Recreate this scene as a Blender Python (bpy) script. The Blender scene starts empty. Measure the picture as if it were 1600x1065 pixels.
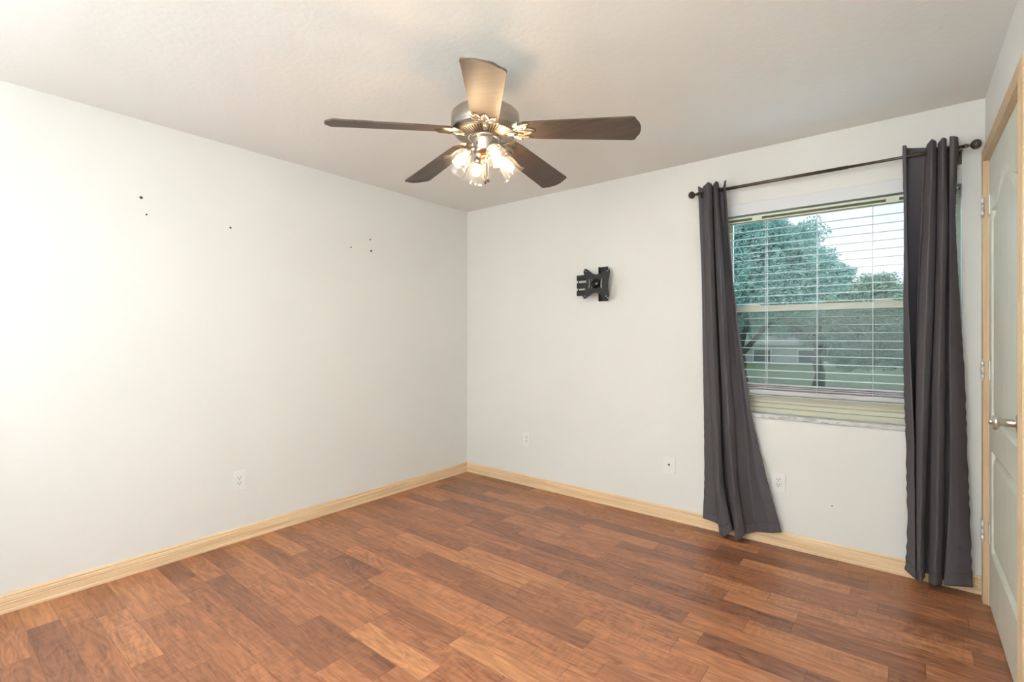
import bpy, bmesh, math, random
from mathutils import Vector, Matrix, noise
random.seed(7)
PI = math.pi
C = bpy.context.scene.collection
S = bpy.context.scene

# ------------------------------------------------------------------ camera
W, H, YR = 3.53, 2.44, -3.95          # room: x 0..W, y YR..0
CAM = (3.23, -3.337, 1.268)
cd = bpy.data.cameras.new('camera')
cam = bpy.data.objects.new('camera', cd); C.objects.link(cam)
cam.location = CAM
cam.rotation_euler = (PI/2, 0, math.atan2(617, 766))
cd.sensor_width = 36; cd.lens = 766/1600*36; cd.shift_y = -7/1600
cd.clip_start = 0.03; cd.clip_end = 300
S.camera = cam

# ------------------------------------------------------------------ view + world
S.view_settings.view_transform = 'Standard'
S.view_settings.look = 'None'
S.view_settings.exposure = 0.22
S.view_settings.gamma = 1.0
S.view_settings.use_curve_mapping = False
WORLD_STRENGTH = 1.16
REAR_POWER, CEIL_POWER, FILL_POWER, BULB = 8, 125, 112, 95
w = bpy.data.worlds.new('sky'); S.world = w; w.use_nodes = True
nt = w.node_tree; nt.nodes.clear()
wo = nt.nodes.new('ShaderNodeOutputWorld'); bg = nt.nodes.new('ShaderNodeBackground')
tc = nt.nodes.new('ShaderNodeTexCoord'); nz = nt.nodes.new('ShaderNodeTexNoise')
mp = nt.nodes.new('ShaderNodeMapping'); mp.inputs['Scale'].default_value = (1, 1, 3.5)
rp = nt.nodes.new('ShaderNodeValToRGB')
nz.inputs['Scale'].default_value = 3.2; nz.inputs['Detail'].default_value = 6
rp.color_ramp.elements[0].position = .38; rp.color_ramp.elements[0].color = (.74, .82, .97, 1)
rp.color_ramp.elements[1].position = .62; rp.color_ramp.elements[1].color = (.95, .94, .97, 1)
nt.links.new(tc.outputs['Generated'], mp.inputs['Vector']); nt.links.new(mp.outputs[0], nz.inputs['Vector'])
nt.links.new(nz.outputs['Fac'], rp.inputs['Fac']); nt.links.new(rp.outputs[0], bg.inputs['Color'])
bg.inputs['Strength'].default_value = WORLD_STRENGTH
nt.links.new(bg.outputs[0], wo.inputs[0])

def area(name, loc, rot, sx, sy, power, col):
    l = bpy.data.lights.new(name, 'AREA'); l.shape = 'RECTANGLE'; l.size = sx; l.size_y = sy
    l.energy = power; l.color = col
    o = bpy.data.objects.new(name, l); C.objects.link(o); o.location = loc; o.rotation_euler = rot
    return o
# added fill lamp behind the camera, set in the added rear window
area('added_rear_fill', (.8, YR+.02, 1.45), (math.radians(90), 0, 0), 1.0, 1.2, REAR_POWER, (.90, .96, 1))
# added fill lamp, bounced off the wall behind the camera to brighten the room
area('added_bounce_fill', (2.5, -3.3, 1.45), (math.radians(-112), 0, 0), .7, .4, FILL_POWER, (.87, .965, 1))
# daylight falling on the photographed window from the open sky
area('window_daylight', (2.86, 1.05, 2.65), (math.radians(-40), 0, 0), 1.8, 1.0, CEIL_POWER, (.62, .82, 1))

# ------------------------------------------------------------------ materials
def lin(c):
    return tuple(((v/255)/12.92 if v/255 <= .04045 else ((v/255+.055)/1.055)**2.4) for v in c)+(1,)
def mat(name, rgb=(200,200,200), rough=.5, metal=0, **kw):
    m = bpy.data.materials.new(name); m.use_nodes = True
    b = m.node_tree.nodes['Principled BSDF']
    b.inputs['Base Color'].default_value = lin(rgb)
    b.inputs['Roughness'].default_value = rough; b.inputs['Metallic'].default_value = metal
    for k, v in kw.items(): b.inputs[k.replace('_', ' ')].default_value = v
    return m
class N:
    def __init__(s, m): s.t = m.node_tree; s.b = s.t.nodes['Principled BSDF']
    def n(s, ty, **kw):
        x = s.t.nodes.new('ShaderNode'+ty)
        for k, v in kw.items(): setattr(x, k, v)
        return x
    def l(s, a, b): s.t.links.new(a, b)
    def math(s, op, a, b=None, c=None):
        x = s.n('Math', operation=op)
        for i, v in enumerate((a, b, c)):
            if v is None: continue
            if isinstance(v, (int, float)): x.inputs[i].default_value = v
            else: s.l(v, x.inputs[i])
        return x.outputs[0]
    def coord(s, scale=(1,1,1), kind='Object', rot=(0,0,0)):
        t = s.n('TexCoord'); m = s.n('Mapping'); m.inputs['Scale'].default_value = scale; m.inputs['Rotation'].default_value = rot
        s.l(t.outputs[kind], m.inputs['Vector']); return m.outputs[0]
    def noise(s, vec, scale, detail=4, rough=.5, dist=0):
        x = s.n('TexNoise'); s.l(vec, x.inputs['Vector'])
        x.inputs['Scale'].default_value = scale; x.inputs['Detail'].default_value = detail
        x.inputs['Roughness'].default_value = rough; x.inputs['Distortion'].default_value = dist
        return x.outputs['Fac']
    def ramp(s, f, stops):
        r = s.n('ValToRGB'); e = r.color_ramp.elements
        while len(e) < len(stops): e.new(.5)
        for i, (p, c) in enumerate(stops): e[i].position = p; e[i].color = lin(c)
        s.l(f, r.inputs['Fac']); return r.outputs['Color']
    def mix(s, f, a, b, mode='MIX'):
        x = s.n('Mix', data_type='RGBA', blend_type=mode)
        for i, v in ((0, f), (6, a), (7, b)):
            if isinstance(v, (int, float)): x.inputs[i].default_value = v
            elif isinstance(v, tuple): x.inputs[i].default_value = v
            else: s.l(v, x.inputs[i])
        return x.outputs[2]
    def bump(s, h, strength, dist=.002):
        x = s.n('Bump'); x.inputs['Strength'].default_value = strength; x.inputs['Distance'].default_value = dist
        s.l(h, x.inputs['Height']); s.l(x.outputs[0], s.b.inputs['Normal'])

M = {}
def wallmat(name, rgb, scale, st):
    m = mat(name, rgb, .75); n = N(m); v = n.coord()
    f = n.noise(v, scale, 5, .6)
    n.bump(f, st, .003)
    g = n.noise(v, 1.3, 2)
    c = n.ramp(g, [(.3, tuple(int(x*.985) for x in rgb)), (.7, rgb)]); n.l(c, n.b.inputs['Base Color'])
    return m
M['wall'] = wallmat('painted_wall', (233,232,228), 60, .12)
M['ceil'] = wallmat('textured_ceiling', (238,236,232), 38, .5)
M['trimwhite'] = mat('white_board', (226,228,231), .55)
M['plate'] = mat('white_plastic', (236,236,233), .35)
M['slot'] = mat('slot_black', (22,20,20), .6)
M['gap'] = mat('dark_gap', (60,58,55), .8)
# pine trim
def pine(name, axis, k=1.0):
    m = mat(name, (232,196,152), .42); n = N(m)
    sc = {'x': (1.2,40,40), 'y': (40,1.2,40), 'z': (40,40,1.2)}[axis]
    v = n.coord(sc); f = n.noise(v, 1.6, 5, .6, .4)
    c = n.ramp(f, [(p_, tuple(v*k for v in c_)) for p_, c_ in ((.25, (206,168,130)), (.5, (227,196,157)), (.75, (240,213,177)))]); n.l(c, n.b.inputs['Base Color'])
    return m
for a in 'xyz': M['pine'+a] = pine('pine_'+a, a)
M['casingz'] = pine('casing_pine_z', 'z', .86); M['casingy'] = pine('casing_pine_y', 'y', .86)
# laminate floor
def floor_mat():
    m = mat('wood_laminate', (150,90,55), .3); n = N(m)
    t = n.n('TexCoord'); sp = n.n('SeparateXYZ'); n.l(t.outputs['Object'], sp.inputs[0])
    x, y = sp.outputs[0], sp.outputs[1]
    ry = n.math('DIVIDE', n.math('ADD', y, 2.79+.1075*60), .1075)
    row = n.math('FLOOR', ry); fy = n.math('FRACT', ry)
    def rnd(v, seed):
        q = n.n('TexWhiteNoise', noise_dimensions='2D'); cb = n.n('CombineXYZ')
        n.l(v, cb.inputs[0]); cb.inputs[1].default_value = seed; n.l(cb.outputs[0], q.inputs['Vector']); return q.outputs['Value']
    def rnd2(a, b, seed):
        q = n.n('TexWhiteNoise', noise_dimensions='3D'); cb = n.n('CombineXYZ')
        n.l(a, cb.inputs[0]); n.l(b, cb.inputs[1]); cb.inputs[2].default_value = seed; n.l(cb.outputs[0], q.inputs['Vector']); return q.outputs['Value']
    xs = n.math('DIVIDE', n.math('ADD', x, n.math('MULTIPLY', rnd(row, 3.3), 7.7)), .60)
    cell = n.math('FLOOR', xs); fx = n.math('FRACT', xs)
    j = n.math('MULTIPLY', rnd2(row, cell, 1.7), .55)
    less = n.math('LESS_THAN', fx, j)
    idx = n.math('SUBTRACT', cell, less)
    r1 = rnd2(row, idx, 5.1); r2 = rnd2(row, idx, 9.4); r3 = rnd2(row, idx, 2.2)
    # grain coordinates: shifted for each strip
    cb = n.n('CombineXYZ')
    n.l(n.math('ADD', x, n.math('MULTIPLY', r2, 31.0)), cb.inputs[0])
    n.l(n.math('ADD', y, n.math('MULTIPLY', r3, 17.0)), cb.inputs[1])
    mpn = n.n('Mapping'); mpn.inputs['Scale'].default_value = (3.2, 26, 1); n.l(cb.outputs[0], mpn.inputs['Vector'])
    g1 = n.noise(mpn.outputs[0], 1.3, 6, .62, 1.2)
    mp2 = n.n('Mapping'); mp2.inputs['Scale'].default_value = (6, 150, 1); n.l(cb.outputs[0], mp2.inputs['Vector'])
    g2 = n.noise(mp2.outputs[0], 1.5, 4, .6)
    # cathedral figure
    mp3 = n.n('Mapping'); mp3.inputs['Scale'].default_value = (1.6, 9, 1); n.l(cb.outputs[0], mp3.inputs['Vector'])
    g3 = n.noise(mp3.outputs[0], 1.2, 2, .5, .6)
    rings = n.math('SINE', n.math('MULTIPLY', g3, 62.0))
    # ripple across the grain, on some strips
    mp4 = n.n('Mapping'); mp4.inputs['Scale'].default_value = (60, 14, 1); mp4.inputs['Rotation'].default_value = (0,0,.5); n.l(cb.outputs[0], mp4.inputs['Vector'])
    g4 = n.noise(mp4.outputs[0], 1.0, 2, .5, .5)
    base = n.ramp(r1, [(0, (142,93,68)), (.25, (158,103,73)), (.5, (171,112,78)), (.75, (184,122,84)), (1, (198,138,96))])
    dark = n.ramp(r1, [(0, (92,57,42)), (.5, (114,70,49)), (1, (138,88,58))])
    f = n.math('ADD', n.math('MULTIPLY', g1, 2.2), -.55)
    f = n.math('ADD', f, n.math('MULTIPLY', rings, n.math('MULTIPLY', r3, .2)))
    f = n.math('ADD', f, n.math('MULTIPLY', n.math('SUBTRACT', g2, .5), .7))
    f = n.math('ADD', f, n.math('MULTIPLY', n.math('MULTIPLY', n.math('SUBTRACT', g4, .5), n.math('GREATER_THAN', r2, .55)), .9))
    cl = n.n('Clamp'); n.l(f, cl.inputs[0])
    c = n.mix(cl.outputs[0], dark, base)
    # seams
    e = n.math('MINIMUM', fy, n.math('SUBTRACT', 1.0, fy))
    s1 = n.math('LESS_THAN', e, .012)
    s2 = n.math('LESS_THAN', n.math('ABSOLUTE', n.math('SUBTRACT', fx, j)), .003)
    sm = n.math('MULTIPLY', n.math('MAXIMUM', s1, s2), .45)
    c = n.mix(sm, c, lin((88,50,34)))
    n.l(c, n.b.inputs['Base Color'])
    rr = n.math('ADD', .27, n.math('MULTIPLY', g2, .12)); n.l(rr, n.b.inputs['Roughness'])
    n.bump(n.math('ADD', g2, n.math('MULTIPLY', sm, -1.0)), .12, .0008)
    n.b.inputs['Specular IOR Level'].default_value = .42
    return m
M['floor'] = floor_mat()
# fan
M['nickel'] = mat('brushed_nickel', (168,160,150), .32, 1)
M['bladetop'] = mat('fan_blade_brown', (74,62,54), .46, Specular_IOR_Level=.35)
n = N(M['bladetop']); f = n.noise(n.coord((3,60,1)), 1.5, 4); n.l(n.ramp(f, [(.3, (66,54,47)), (.7, (84,71,61))]), n.b.inputs['Base Color'])
M['copper'] = mat('copper', (200,130,90), .3, 1)
M['chain'] = mat('chain_metal', (190,170,140), .35, 1)
M['knobdark'] = mat('dark_pull', (50,28,20), .4)
M['bulb'] = mat('bulb_glow', (255,230,190), .4)
n = N(M['bulb']); n.b.inputs['Emission Color'].default_value = (1, .70, .40, 1); n.b.inputs['Emission Strength'].default_value = BULB
def thin_glass(name, tint, refl=.9, rough=.02, ior=1.45, scatter=0):
    m = bpy.data.materials.new(name); m.use_nodes = True; t = m.node_tree; t.nodes.clear()
    o = t.nodes.new('ShaderNodeOutputMaterial'); tr = t.nodes.new('ShaderNodeBsdfTransparent'); tr.inputs[0].default_value = tint+(1,)
    g = t.nodes.new('ShaderNodeBsdfGlossy'); g.inputs['Roughness'].default_value = rough; g.inputs[0].default_value = (refl,refl,refl,1)
    lw = t.nodes.new('ShaderNodeLayerWeight'); lw.inputs[0].default_value = .5
    pw = t.nodes.new('ShaderNodeMath'); pw.operation = 'POWER'; pw.inputs[1].default_value = 4
    fr = t.nodes.new('ShaderNodeMath'); fr.operation = 'MULTIPLY_ADD'; fr.inputs[1].default_value = .75; fr.inputs[2].default_value = .014 if ior < 1.6 else .06
    t.links.new(lw.outputs['Facing'], pw.inputs[0]); t.links.new(pw.outputs[0], fr.inputs[0])
    mx = t.nodes.new('ShaderNodeMixShader')
    t.links.new(fr.outputs[0], mx.inputs[0]); t.links.new(tr.outputs[0], mx.inputs[1]); t.links.new(g.outputs[0], mx.inputs[2])
    if scatter:
        tl = t.nodes.new('ShaderNodeBsdfTranslucent'); df = t.nodes.new('ShaderNodeBsdfDiffuse'); ad = t.nodes.new('ShaderNodeMixShader'); ad.inputs[0].default_value = .5
        m2 = t.nodes.new('ShaderNodeMixShader'); m2.inputs[0].default_value = scatter
        t.links.new(tl.outputs[0], ad.inputs[1]); t.links.new(df.outputs[0], ad.inputs[2])
        t.links.new(mx.outputs[0], m2.inputs[1]); t.links.new(ad.outputs[0], m2.inputs[2]); t.links.new(m2.outputs[0], o.inputs[0])
    else: t.links.new(mx.outputs[0], o.inputs[0])
    return m
M['shade'] = thin_glass('clear_ribbed_glass', (.95,.94,.92), 1, .12, 1.75, .025)
M['glass'] = thin_glass('window_glass', (.925,.968,.968), .9, .01, 1.5)
M['glassclear'] = thin_glass('window_glass_clear', (.9,.95,.95), .9, .01, 1.5)
# insect screen
m = bpy.data.materials.new('insect_screen'); m.use_nodes = True; t = m.node_tree; t.nodes.clear()
o = t.nodes.new('ShaderNodeOutputMaterial'); tr = t.nodes.new('ShaderNodeBsdfTransparent'); d = t.nodes.new('ShaderNodeBsdfDiffuse'); d.inputs[0].default_value = (.14,.16,.155,1)
mx = t.nodes.new('ShaderNodeMixShader'); mx.inputs[0].default_value = .28
t.links.new(tr.outputs[0], mx.inputs[1]); t.links.new(d.outputs[0], mx.inputs[2]); t.links.new(mx.outputs[0], o.inputs[0]); M['screen'] = m
# curtains
def curtain_mat():
    m = mat('grey_blackout_satin', (72,66,68), .6, 0); n = N(m)
    v = n.coord((1,1,1)); g = n.noise(n.coord((900,900,900)), 1, 2); k = n.noise(v, 60, 3)
    n.l(n.ramp(g, [(.3, (84,79,82)), (.7, (104,98,101))]), n.b.inputs['Base Color'])
    n.b.inputs['Specular IOR Level'].default_value = .12
    n.bump(g, .25, .0006)
    t = n.t; out = [x for x in t.nodes if x.type == 'OUTPUT_MATERIAL'][0]
    tl = n.n('BsdfTranslucent'); tl.inputs[0].default_value = (.06,.12,.25,1)
    mx = n.n('MixShader'); mx.inputs[0].default_value = .2
    n.l(n.b.outputs[0], mx.inputs[1]); n.l(tl.outputs[0], mx.inputs[2]); n.l(mx.outputs[0], out.inputs[0])
    return m
M['curtain'] = curtain_mat()
M['bronze'] = mat('dark_bronze', (92,82,74), .38, .85)
M['black'] = mat('black_powder_coat', (15,15,15), .42, .1)
M['blackgloss'] = mat('black_gloss_cap', (14,14,14), .12)
M['frame'] = mat('almond_window_frame', (192,189,168), .45)
M['sash'] = mat('almond_sash', (176,168,148), .45)
M['blind'] = mat('white_blind', (205,214,213), .4)
M['headrail'] = mat('headrail_enamel', (214,222,204), .4)
M['slotshade'] = mat('headrail_slot_shade', (104,98,76), .7)  # dark tone standing in for the shade inside the headrail
M['rail'] = mat('blind_rail', (184,180,182), .45)
M['cord'] = mat('blind_cord', (230,236,236), .7)
def marble():
    m = mat('marble_sill', (200,200,198), .3); n = N(m); f = n.noise(n.coord((5,14,14)), 3, 6, .65, 1.5)
    n.l(n.ramp(f, [(.3, (120,118,116)), (.45, (190,188,186)), (.7, (214,213,210))]), n.b.inputs['Base Color']); return m
M['marble'] = marble()
def doormat():
    m = mat('cream_door', (214,216,200), .42); n = N(m); f = n.noise(n.coord((60,60,2.2)), 1.8, 4, .6, .5)
    n.l(n.ramp(f, [(.35, (212,215,202)), (.65, (226,228,217))]), n.b.inputs['Base Color']); n.bump(f, .35, .001); return m
M['door'] = doormat()
M['steel'] = mat('satin_steel', (196,190,178), .3, 1)
M['hinge'] = mat('hinge_steel', (226,223,216), .35, .35)
# outdoors
def leafmat(name, c1, c2):
    m = mat(name, c1, .5); n = N(m); f = n.noise(n.coord(), 2.5, 3); n.l(n.ramp(f, [(.35, c1), (.65, c2)]), n.b.inputs['Base Color']); return m
M['leafA'] = leafmat('leaves_oak', (146,196,192), (184,220,212))
M['leafB'] = leafmat('leaves_far', (140,174,158), (180,204,180))
M['bark'] = leafmat('bark', (70,62,54), (96,88,78))
M['lawn'] = leafmat('lawn', (104,130,84), (140,158,108))
M['stucco'] = mat('house_stucco', (190,196,186), .8)
M['roofing'] = mat('house_roof', (205,208,206), .8)
M['darkglass'] = mat('house_window', (60,74,78), .15)
M['housewhite'] = mat('house_white', (236,238,238), .6)

# ------------------------------------------------------------------ mesh helpers
def box(bm, x0, x1, y0, y1, z0, z1, mi=0, bev=0):
    vs = [bm.verts.new((x, y, z)) for x in (x0, x1) for y in (y0, y1) for z in (z0, z1)]
    fs = []
    for f in ((0,1,3,2), (4,6,7,5), (0,4,5,1), (2,3,7,6), (0,2,6,4), (1,5,7,3)):
        fc = bm.faces.new([vs[i] for i in f]); fc.material_index = mi; fs.append(fc)
    if bev:
        es = list({e for f in fs for e in f.edges})
        bmesh.ops.bevel(bm, geom=es, offset=bev, segments=2, affect='EDGES', profile=.6)
    return vs
def lathe(bm, prof, seg=32, mtx=None, closed=False, mod=None):
    """prof: list of (radius, z)"""
    rings = []
    for r, z in prof:
        ring = []
        for i in range(seg):
            a = 2*PI*i/seg; rr = r*(mod(a, z) if mod else 1)
            p = Vector((rr*math.cos(a), rr*math.sin(a), z))
            ring.append(bm.verts.new(mtx @ p if mtx else p))
        rings.append(ring)
    for a, b in zip(rings, rings[1:]):
        for i in range(seg):
            f = bm.faces.new((a[i], a[(i+1) % seg], b[(i+1) % seg], b[i])); f.smooth = True
    if closed:
        bm.faces.new(rings[0][::-1]); bm.faces.new(rings[-1])
def tube(bm, pts, r, seg=10, caps=True):
    pts = [Vector(p) for p in pts]; rings = []
    for i, p in enumerate(pts):
        d = (pts[min(i+1, len(pts)-1)]-pts[max(i-1, 0)]).normalized()
        up = Vector((0,0,1)) if abs(d.z) < .9 else Vector((1,0,0))
        a = d.cross(up).normalized(); b = d.cross(a)
        rr = r[i] if isinstance(r, (list, tuple)) else r
        rings.append([bm.verts.new(p+rr*(a*math.cos(2*PI*k/seg)+b*math.sin(2*PI*k/seg))) for k in range(seg)])
    for a, b in zip(rings, rings[1:]):
        for k in range(seg):
            f = bm.faces.new((a[k], a[(k+1) % seg], b[(k+1) % seg], b[k])); f.smooth = True
    if caps: bm.faces.new(rings[0][::-1]); bm.faces.new(rings[-1])
def prism(bm, pts, fn, t0, t1, bev=0):
    """closed 2-D outline extruded; fn(u,v,t)->xyz"""
    a = [bm.verts.new(fn(u, v, t0)) for u, v in pts]; b = [bm.verts.new(fn(u, v, t1)) for u, v in pts]
    n = len(pts); fs = [bm.faces.new(a[::-1]), bm.faces.new(b)]
    for i in range(n): fs.append(bm.faces.new((a[i], a[(i+1) % n], b[(i+1) % n], b[i])))
    if bev:
        es = [e for f in fs[:2] for e in f.edges]
        bmesh.ops.bevel(bm, geom=es, offset=bev, segments=2, affect='EDGES')
def obj(name, bm, m, parent=None, off=None, normals=True):
    if normals: bmesh.ops.recalc_face_normals(bm, faces=bm.faces)
    if off is not None: bmesh.ops.translate(bm, verts=bm.verts, vec=-Vector(off))
    me = bpy.data.meshes.new(name); bm.to_mesh(me); bm.free()
    for x in (m if isinstance(m, (list, tuple)) else [m]): me.materials.append(x)
    o = bpy.data.objects.new(name, me); C.objects.link(o)
    if parent: o.parent = parent
    elif off is not None: o.location = off
    return o
def thing(name, label, cat, loc=(0,0,0), rz=0, group=None):
    o = bpy.data.objects.new(name, None); C.objects.link(o); o.empty_display_size = .05
    o.location = loc; o.rotation_euler = (0, 0, rz); o['label'] = label; o['category'] = cat
    if group: o['group'] = group
    return o
def struct(name, bm, m, label=None, cat=None, off=None):
    o = obj(name, bm, m, None, off); o['kind'] = 'structure'
    o['label'] = label; o['category'] = cat
    return o
def B(*a, **k):
    bm = bmesh.new(); box(bm, *a, **k); return bm

# ------------------------------------------------------------------ room shell
struct('floor', B(-.1, W+.1, YR-.1, .2, -.1, 0), M['floor'], 'reddish brown wood laminate floor of staggered strips', 'floor')
struct('ceiling', B(-.1, W+.1, YR-.1, .2, H, H+.1), M['ceil'], 'off-white lightly textured ceiling', 'ceiling')
struct('wall_left', B(-.1, 0, YR-.1, .2, 0, H), M['wall'], 'plain white wall on the left with old nail holes', 'wall')
WX0, WX1, WZ0, WZ1 = 2.27, 3.445, .765, 2.11     # hole in the back wall
bm = bmesh.new()
for a in ((0, WX0, 0, .2, 0, H), (WX1, W, 0, .2, 0, H), (WX0, WX1, 0, .2, 0, WZ0), (WX0, WX1, 0, .2, WZ1, H)): box(bm, *a)
bmesh.ops.remove_doubles(bm, verts=bm.verts, dist=1e-5)
struct('wall_back', bm, M['wall'], 'white wall facing the camera with the window in it', 'wall')
DY0, DY1, DZ = -1.055, -.12, 2.10                 # door opening in the right wall
bm = bmesh.new()
for a in ((W, W+.1, YR, DY0, 0, H), (W, W+.1, DY1, .2, 0, H), (W, W+.1, DY0, DY1, DZ, H)): box(bm, *a)
bmesh.ops.remove_doubles(bm, verts=bm.verts, dist=1e-5)
struct('wall_right', bm, M['wall'], 'white wall on the right holding the cream door', 'wall')
bm = bmesh.new()
for a in ((0, .25, YR-.1, YR, 0, H), (1.35, W, YR-.1, YR, 0, H), (.25, 1.35, YR-.1, YR, 0, .8), (.25, 1.35, YR-.1, YR, 2.1, H)): box(bm, *a)
struct('wall_front', bm, M['wall'], 'white wall behind the camera', 'wall')

# baseboards with a stepped moulded profile
BP = [(0,0), (.017,0), (.017,.012), (.0145,.016), (.0145,.046), (.012,.049), (.0145,.053), (.0125,.066), (.008,.071), (.010,.076), (.006,.084), (0,.087)]
def baseboard(name, fn, t0, t1, m, label):
    bm = bmesh.new(); prism(bm, BP, fn, t0, t1); return struct(name, bm, m, label, 'baseboard')
baseboard('baseboard_left', lambda u, v, t: (u, t, v), YR, 0, M['piney'], 'pale pine baseboard along the left wall')
baseboard('baseboard_back', lambda u, v, t: (t, -u, v), 0, W, M['pinex'], 'pale pine baseboard under the window wall')
baseboard('baseboard_right', lambda u, v, t: (W-u, t, v), YR, -1.12, M['piney'], 'pale pine baseboard on the right wall past the door')

# ------------------------------------------------------------------ door casing, door
CP = [(0,0), (.018,0), (.0195,.006), (.0155,.014), (.0195,.022), (.0155,.030), (.0195,.038), (.0155,.046), (.019,.054), (.015,.062), (0,.065)]
bm = bmesh.new()
def casing_leg(bm, y_in, sgn, z1):
    # mitred top: outer edge higher
    a = [bm.verts.new((W-u, y_in+sgn*v, 0)) for u, v in CP]
    b = [bm.verts.new((W-u, y_in+sgn*v, z1+v)) for u, v in CP]
    n = len(CP); bm.faces.new(a[::-1]); bm.faces.new(b)
    for i in range(n): bm.faces.new((a[i], a[(i+1) % n], b[(i+1) % n], b[i]))
ct = thing('trim_1', 'pale pine casing boards around the cream door', 'door casing'); ct['kind'] = 'structure'
casing_leg(bm, DY1, 1, DZ); obj('casing_side', bm, M['casingz'], ct)
bm = bmesh.new(); casing_leg(bm, DY0, -1, DZ); obj('casing_side', bm, M['casingz'], ct)
bm = bmesh.new()
a = [bm.verts.new((W-u, DY1+v, DZ+v)) for u, v in CP]; b = [bm.verts.new((W-u, DY0-v, DZ+v)) for u, v in CP]
nn = len(CP); bm.faces.new(a[::-1]); bm.faces.new(b)
for i in range(nn): bm.faces.new((a[i], a[(i+1) % nn], b[(i+1) % nn], b[i]))
obj('casing_head', bm, M['casingy'], ct)
# jamb lining
bm = bmesh.new()
box(bm, W, W+.1, DY1-.004, DY1, 0, DZ); box(bm, W, W+.1, DY0, DY0+.004, 0, DZ); box(bm, W, W+.1, DY0, DY1, DZ-.004, DZ)
obj('door_jamb', bm, M['pinez'], ct)

door = thing('door_1', 'cream moulded two-panel door with arched top panel and knob', 'door', (W, DY1, 0)); door['kind'] = 'structure'
def sd_box(y, z, y0, y1, z0, z1):
    dy = max(y0-y, y-y1); dz = max(z0-z, z-z1)
    return max(dy, dz) if max(dy, dz) < 0 else math.hypot(max(dy, 0), max(dz, 0))
def panel_depth(y, z):
    a, b = DY0+.10, DY1-.085
    mid = (a+b)/2; hw = (b-a)/2; q = abs(y-mid)/hw
    q = min(q, 1.2)
    arch = 1.85 + (.11*(.5+.5*math.cos(PI*min(1, q/.78))) if q < .78 else 0)
    s = min(sd_box(y, z, a, b, .27, .745), sd_box(y, z, a, b, .88, arch))
    if s > 0: return 0
    s = -s
    if s < .008: return .015*s/.008                    # cut in
    if s < .018: return .015
    if s < .050: return .015-.013*(s-.018)/.032        # field rises again
    return .002
bm = bmesh.new()
NY, NZ = 260, 420
y0, y1, z0, z1 = DY0+.006, DY1-.006, .012, DZ-.007
FX = W+.002
g = [[bm.verts.new((FX+panel_depth(y0+(y1-y0)*i/NY, z0+(z1-z0)*k/NZ), y0+(y1-y0)*i/NY, z0+(z1-z0)*k/NZ)) for i in range(NY+1)] for k in range(NZ+1)]
for k in range(NZ):
    for i in range(NY):
        f = bm.faces.new((g[k][i], g[k][i+1], g[k+1][i+1], g[k+1][i])); f.smooth = True
bk = [bm.verts.new((FX+.038, y, z)) for y, z in ((y0,z0), (y1,z0), (y1,z1), (y0,z1))]
bm.faces.new(bk)
bm.faces.new([g[0][i] for i in range(NY+1)]+[bk[1], bk[0]])
bm.faces.new([g[NZ][i] for i in range(NY+1)]+[bk[2], bk[3]])
bm.faces.new([g[k][0] for k in range(NZ+1)]+[bk[3], bk[0]])
bm.faces.new([g[k][NY] for k in range(NZ+1)]+[bk[2], bk[1]])
obj('door_leaf', bm, M['door'], door, (W, DY1, 0))
for hz in (1.84, 1.065, .30):
    bm = bmesh.new()
    box(bm, W-.0225, W-.0190, DY1+.001, DY1+.052, hz, hz+.09, bev=.0005)
    box(bm, W-.002, W+.0019, DY1-.038, DY1-.004, hz, hz+.09)
    for k in range(3):
        tube(bm, [(W-.020, DY1-.003, hz+.001+.0305*k), (W-.020, DY1-.003, hz+.0285+.0305*k)], .0062, 12)
    tube(bm, [(W-.020, DY1-.003, hz-.006), (W-.020, DY1-.003, hz+.096)], .0035, 8)
    obj('hinge', bm, M['hinge'], door, (W, DY1, 0))
KY, KZ = -.945, .97
mk = Matrix.Translation((FX, KY, KZ)) @ Matrix.Rotation(-PI/2, 4, 'Y')
bm = bmesh.new()
lathe(bm, [(.0,.0), (.034,.0), (.034,.004), (.030,.009), (.017,.011), (.0135,.014), (.0135,.052), (.016,.054), (.025,.055), (.0265,.058), (.0265,.064), (.024,.067), (.009,.068), (.009,.074), (.007,.079), (0,.080)], 32, mk)
obj('door_knob', bm, M['steel'], door, (W, DY1, 0))

# ------------------------------------------------------------------ window in the back wall
win = thing('window_1', 'single-hung window with almond frame and marble sill', 'window', (WX0, 0, WZ0)); win['kind'] = 'structure'
wo_ = (WX0, 0, WZ0)
YF = .075      # room-side face of the frame
bm = bmesh.new()   # outer frame
box(bm, WX0, WX0+.035, YF, YF+.07, .79, 2.036); box(bm, WX1-.035, WX1, YF, YF+.07, .79, 2.036)
box(bm, WX0, WX1, YF, YF+.07, 2.024, 2.036)
box(bm, WX0, WX1, YF-.012, YF+.07, .79, .822); box(bm, WX0, WX1, YF-.006, YF+.07, .824, .850); box(bm, WX0, WX1, YF, YF+.07, .852, .868)
obj('window_frame', bm, M['frame'], win, wo_)
def sash(x0, x1, z0, z1, y, rb, rt, name, gm):
    bm = bmesh.new(); s = .032
    box(bm, x0, x0+s, y, y+.022, z0, z1); box(bm, x1-s, x1, y, y+.022, z0, z1)
    box(bm, x0, x1, y-.004, y+.026, z0, z0+rb); box(bm, x0, x1, y-.004, y+.026, z1-rt, z1)
    o = obj(name, bm, M['sash'], win, wo_)
    bm = B(x0+s, x1-s, y+.010, y+.013, z0+rb, z1-rt); obj('glass_pane', bm, gm, o, wo_)
    return o
sash(WX0+.03, WX1-.03, 1.425, 2.028, YF+.040, .03, .010, 'upper_sash', M['glass'])
lo = sash(WX0+.03, WX1-.03, .865, 1.465, YF+.008, .03, .034, 'lower_sash', M['glass'])
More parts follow.
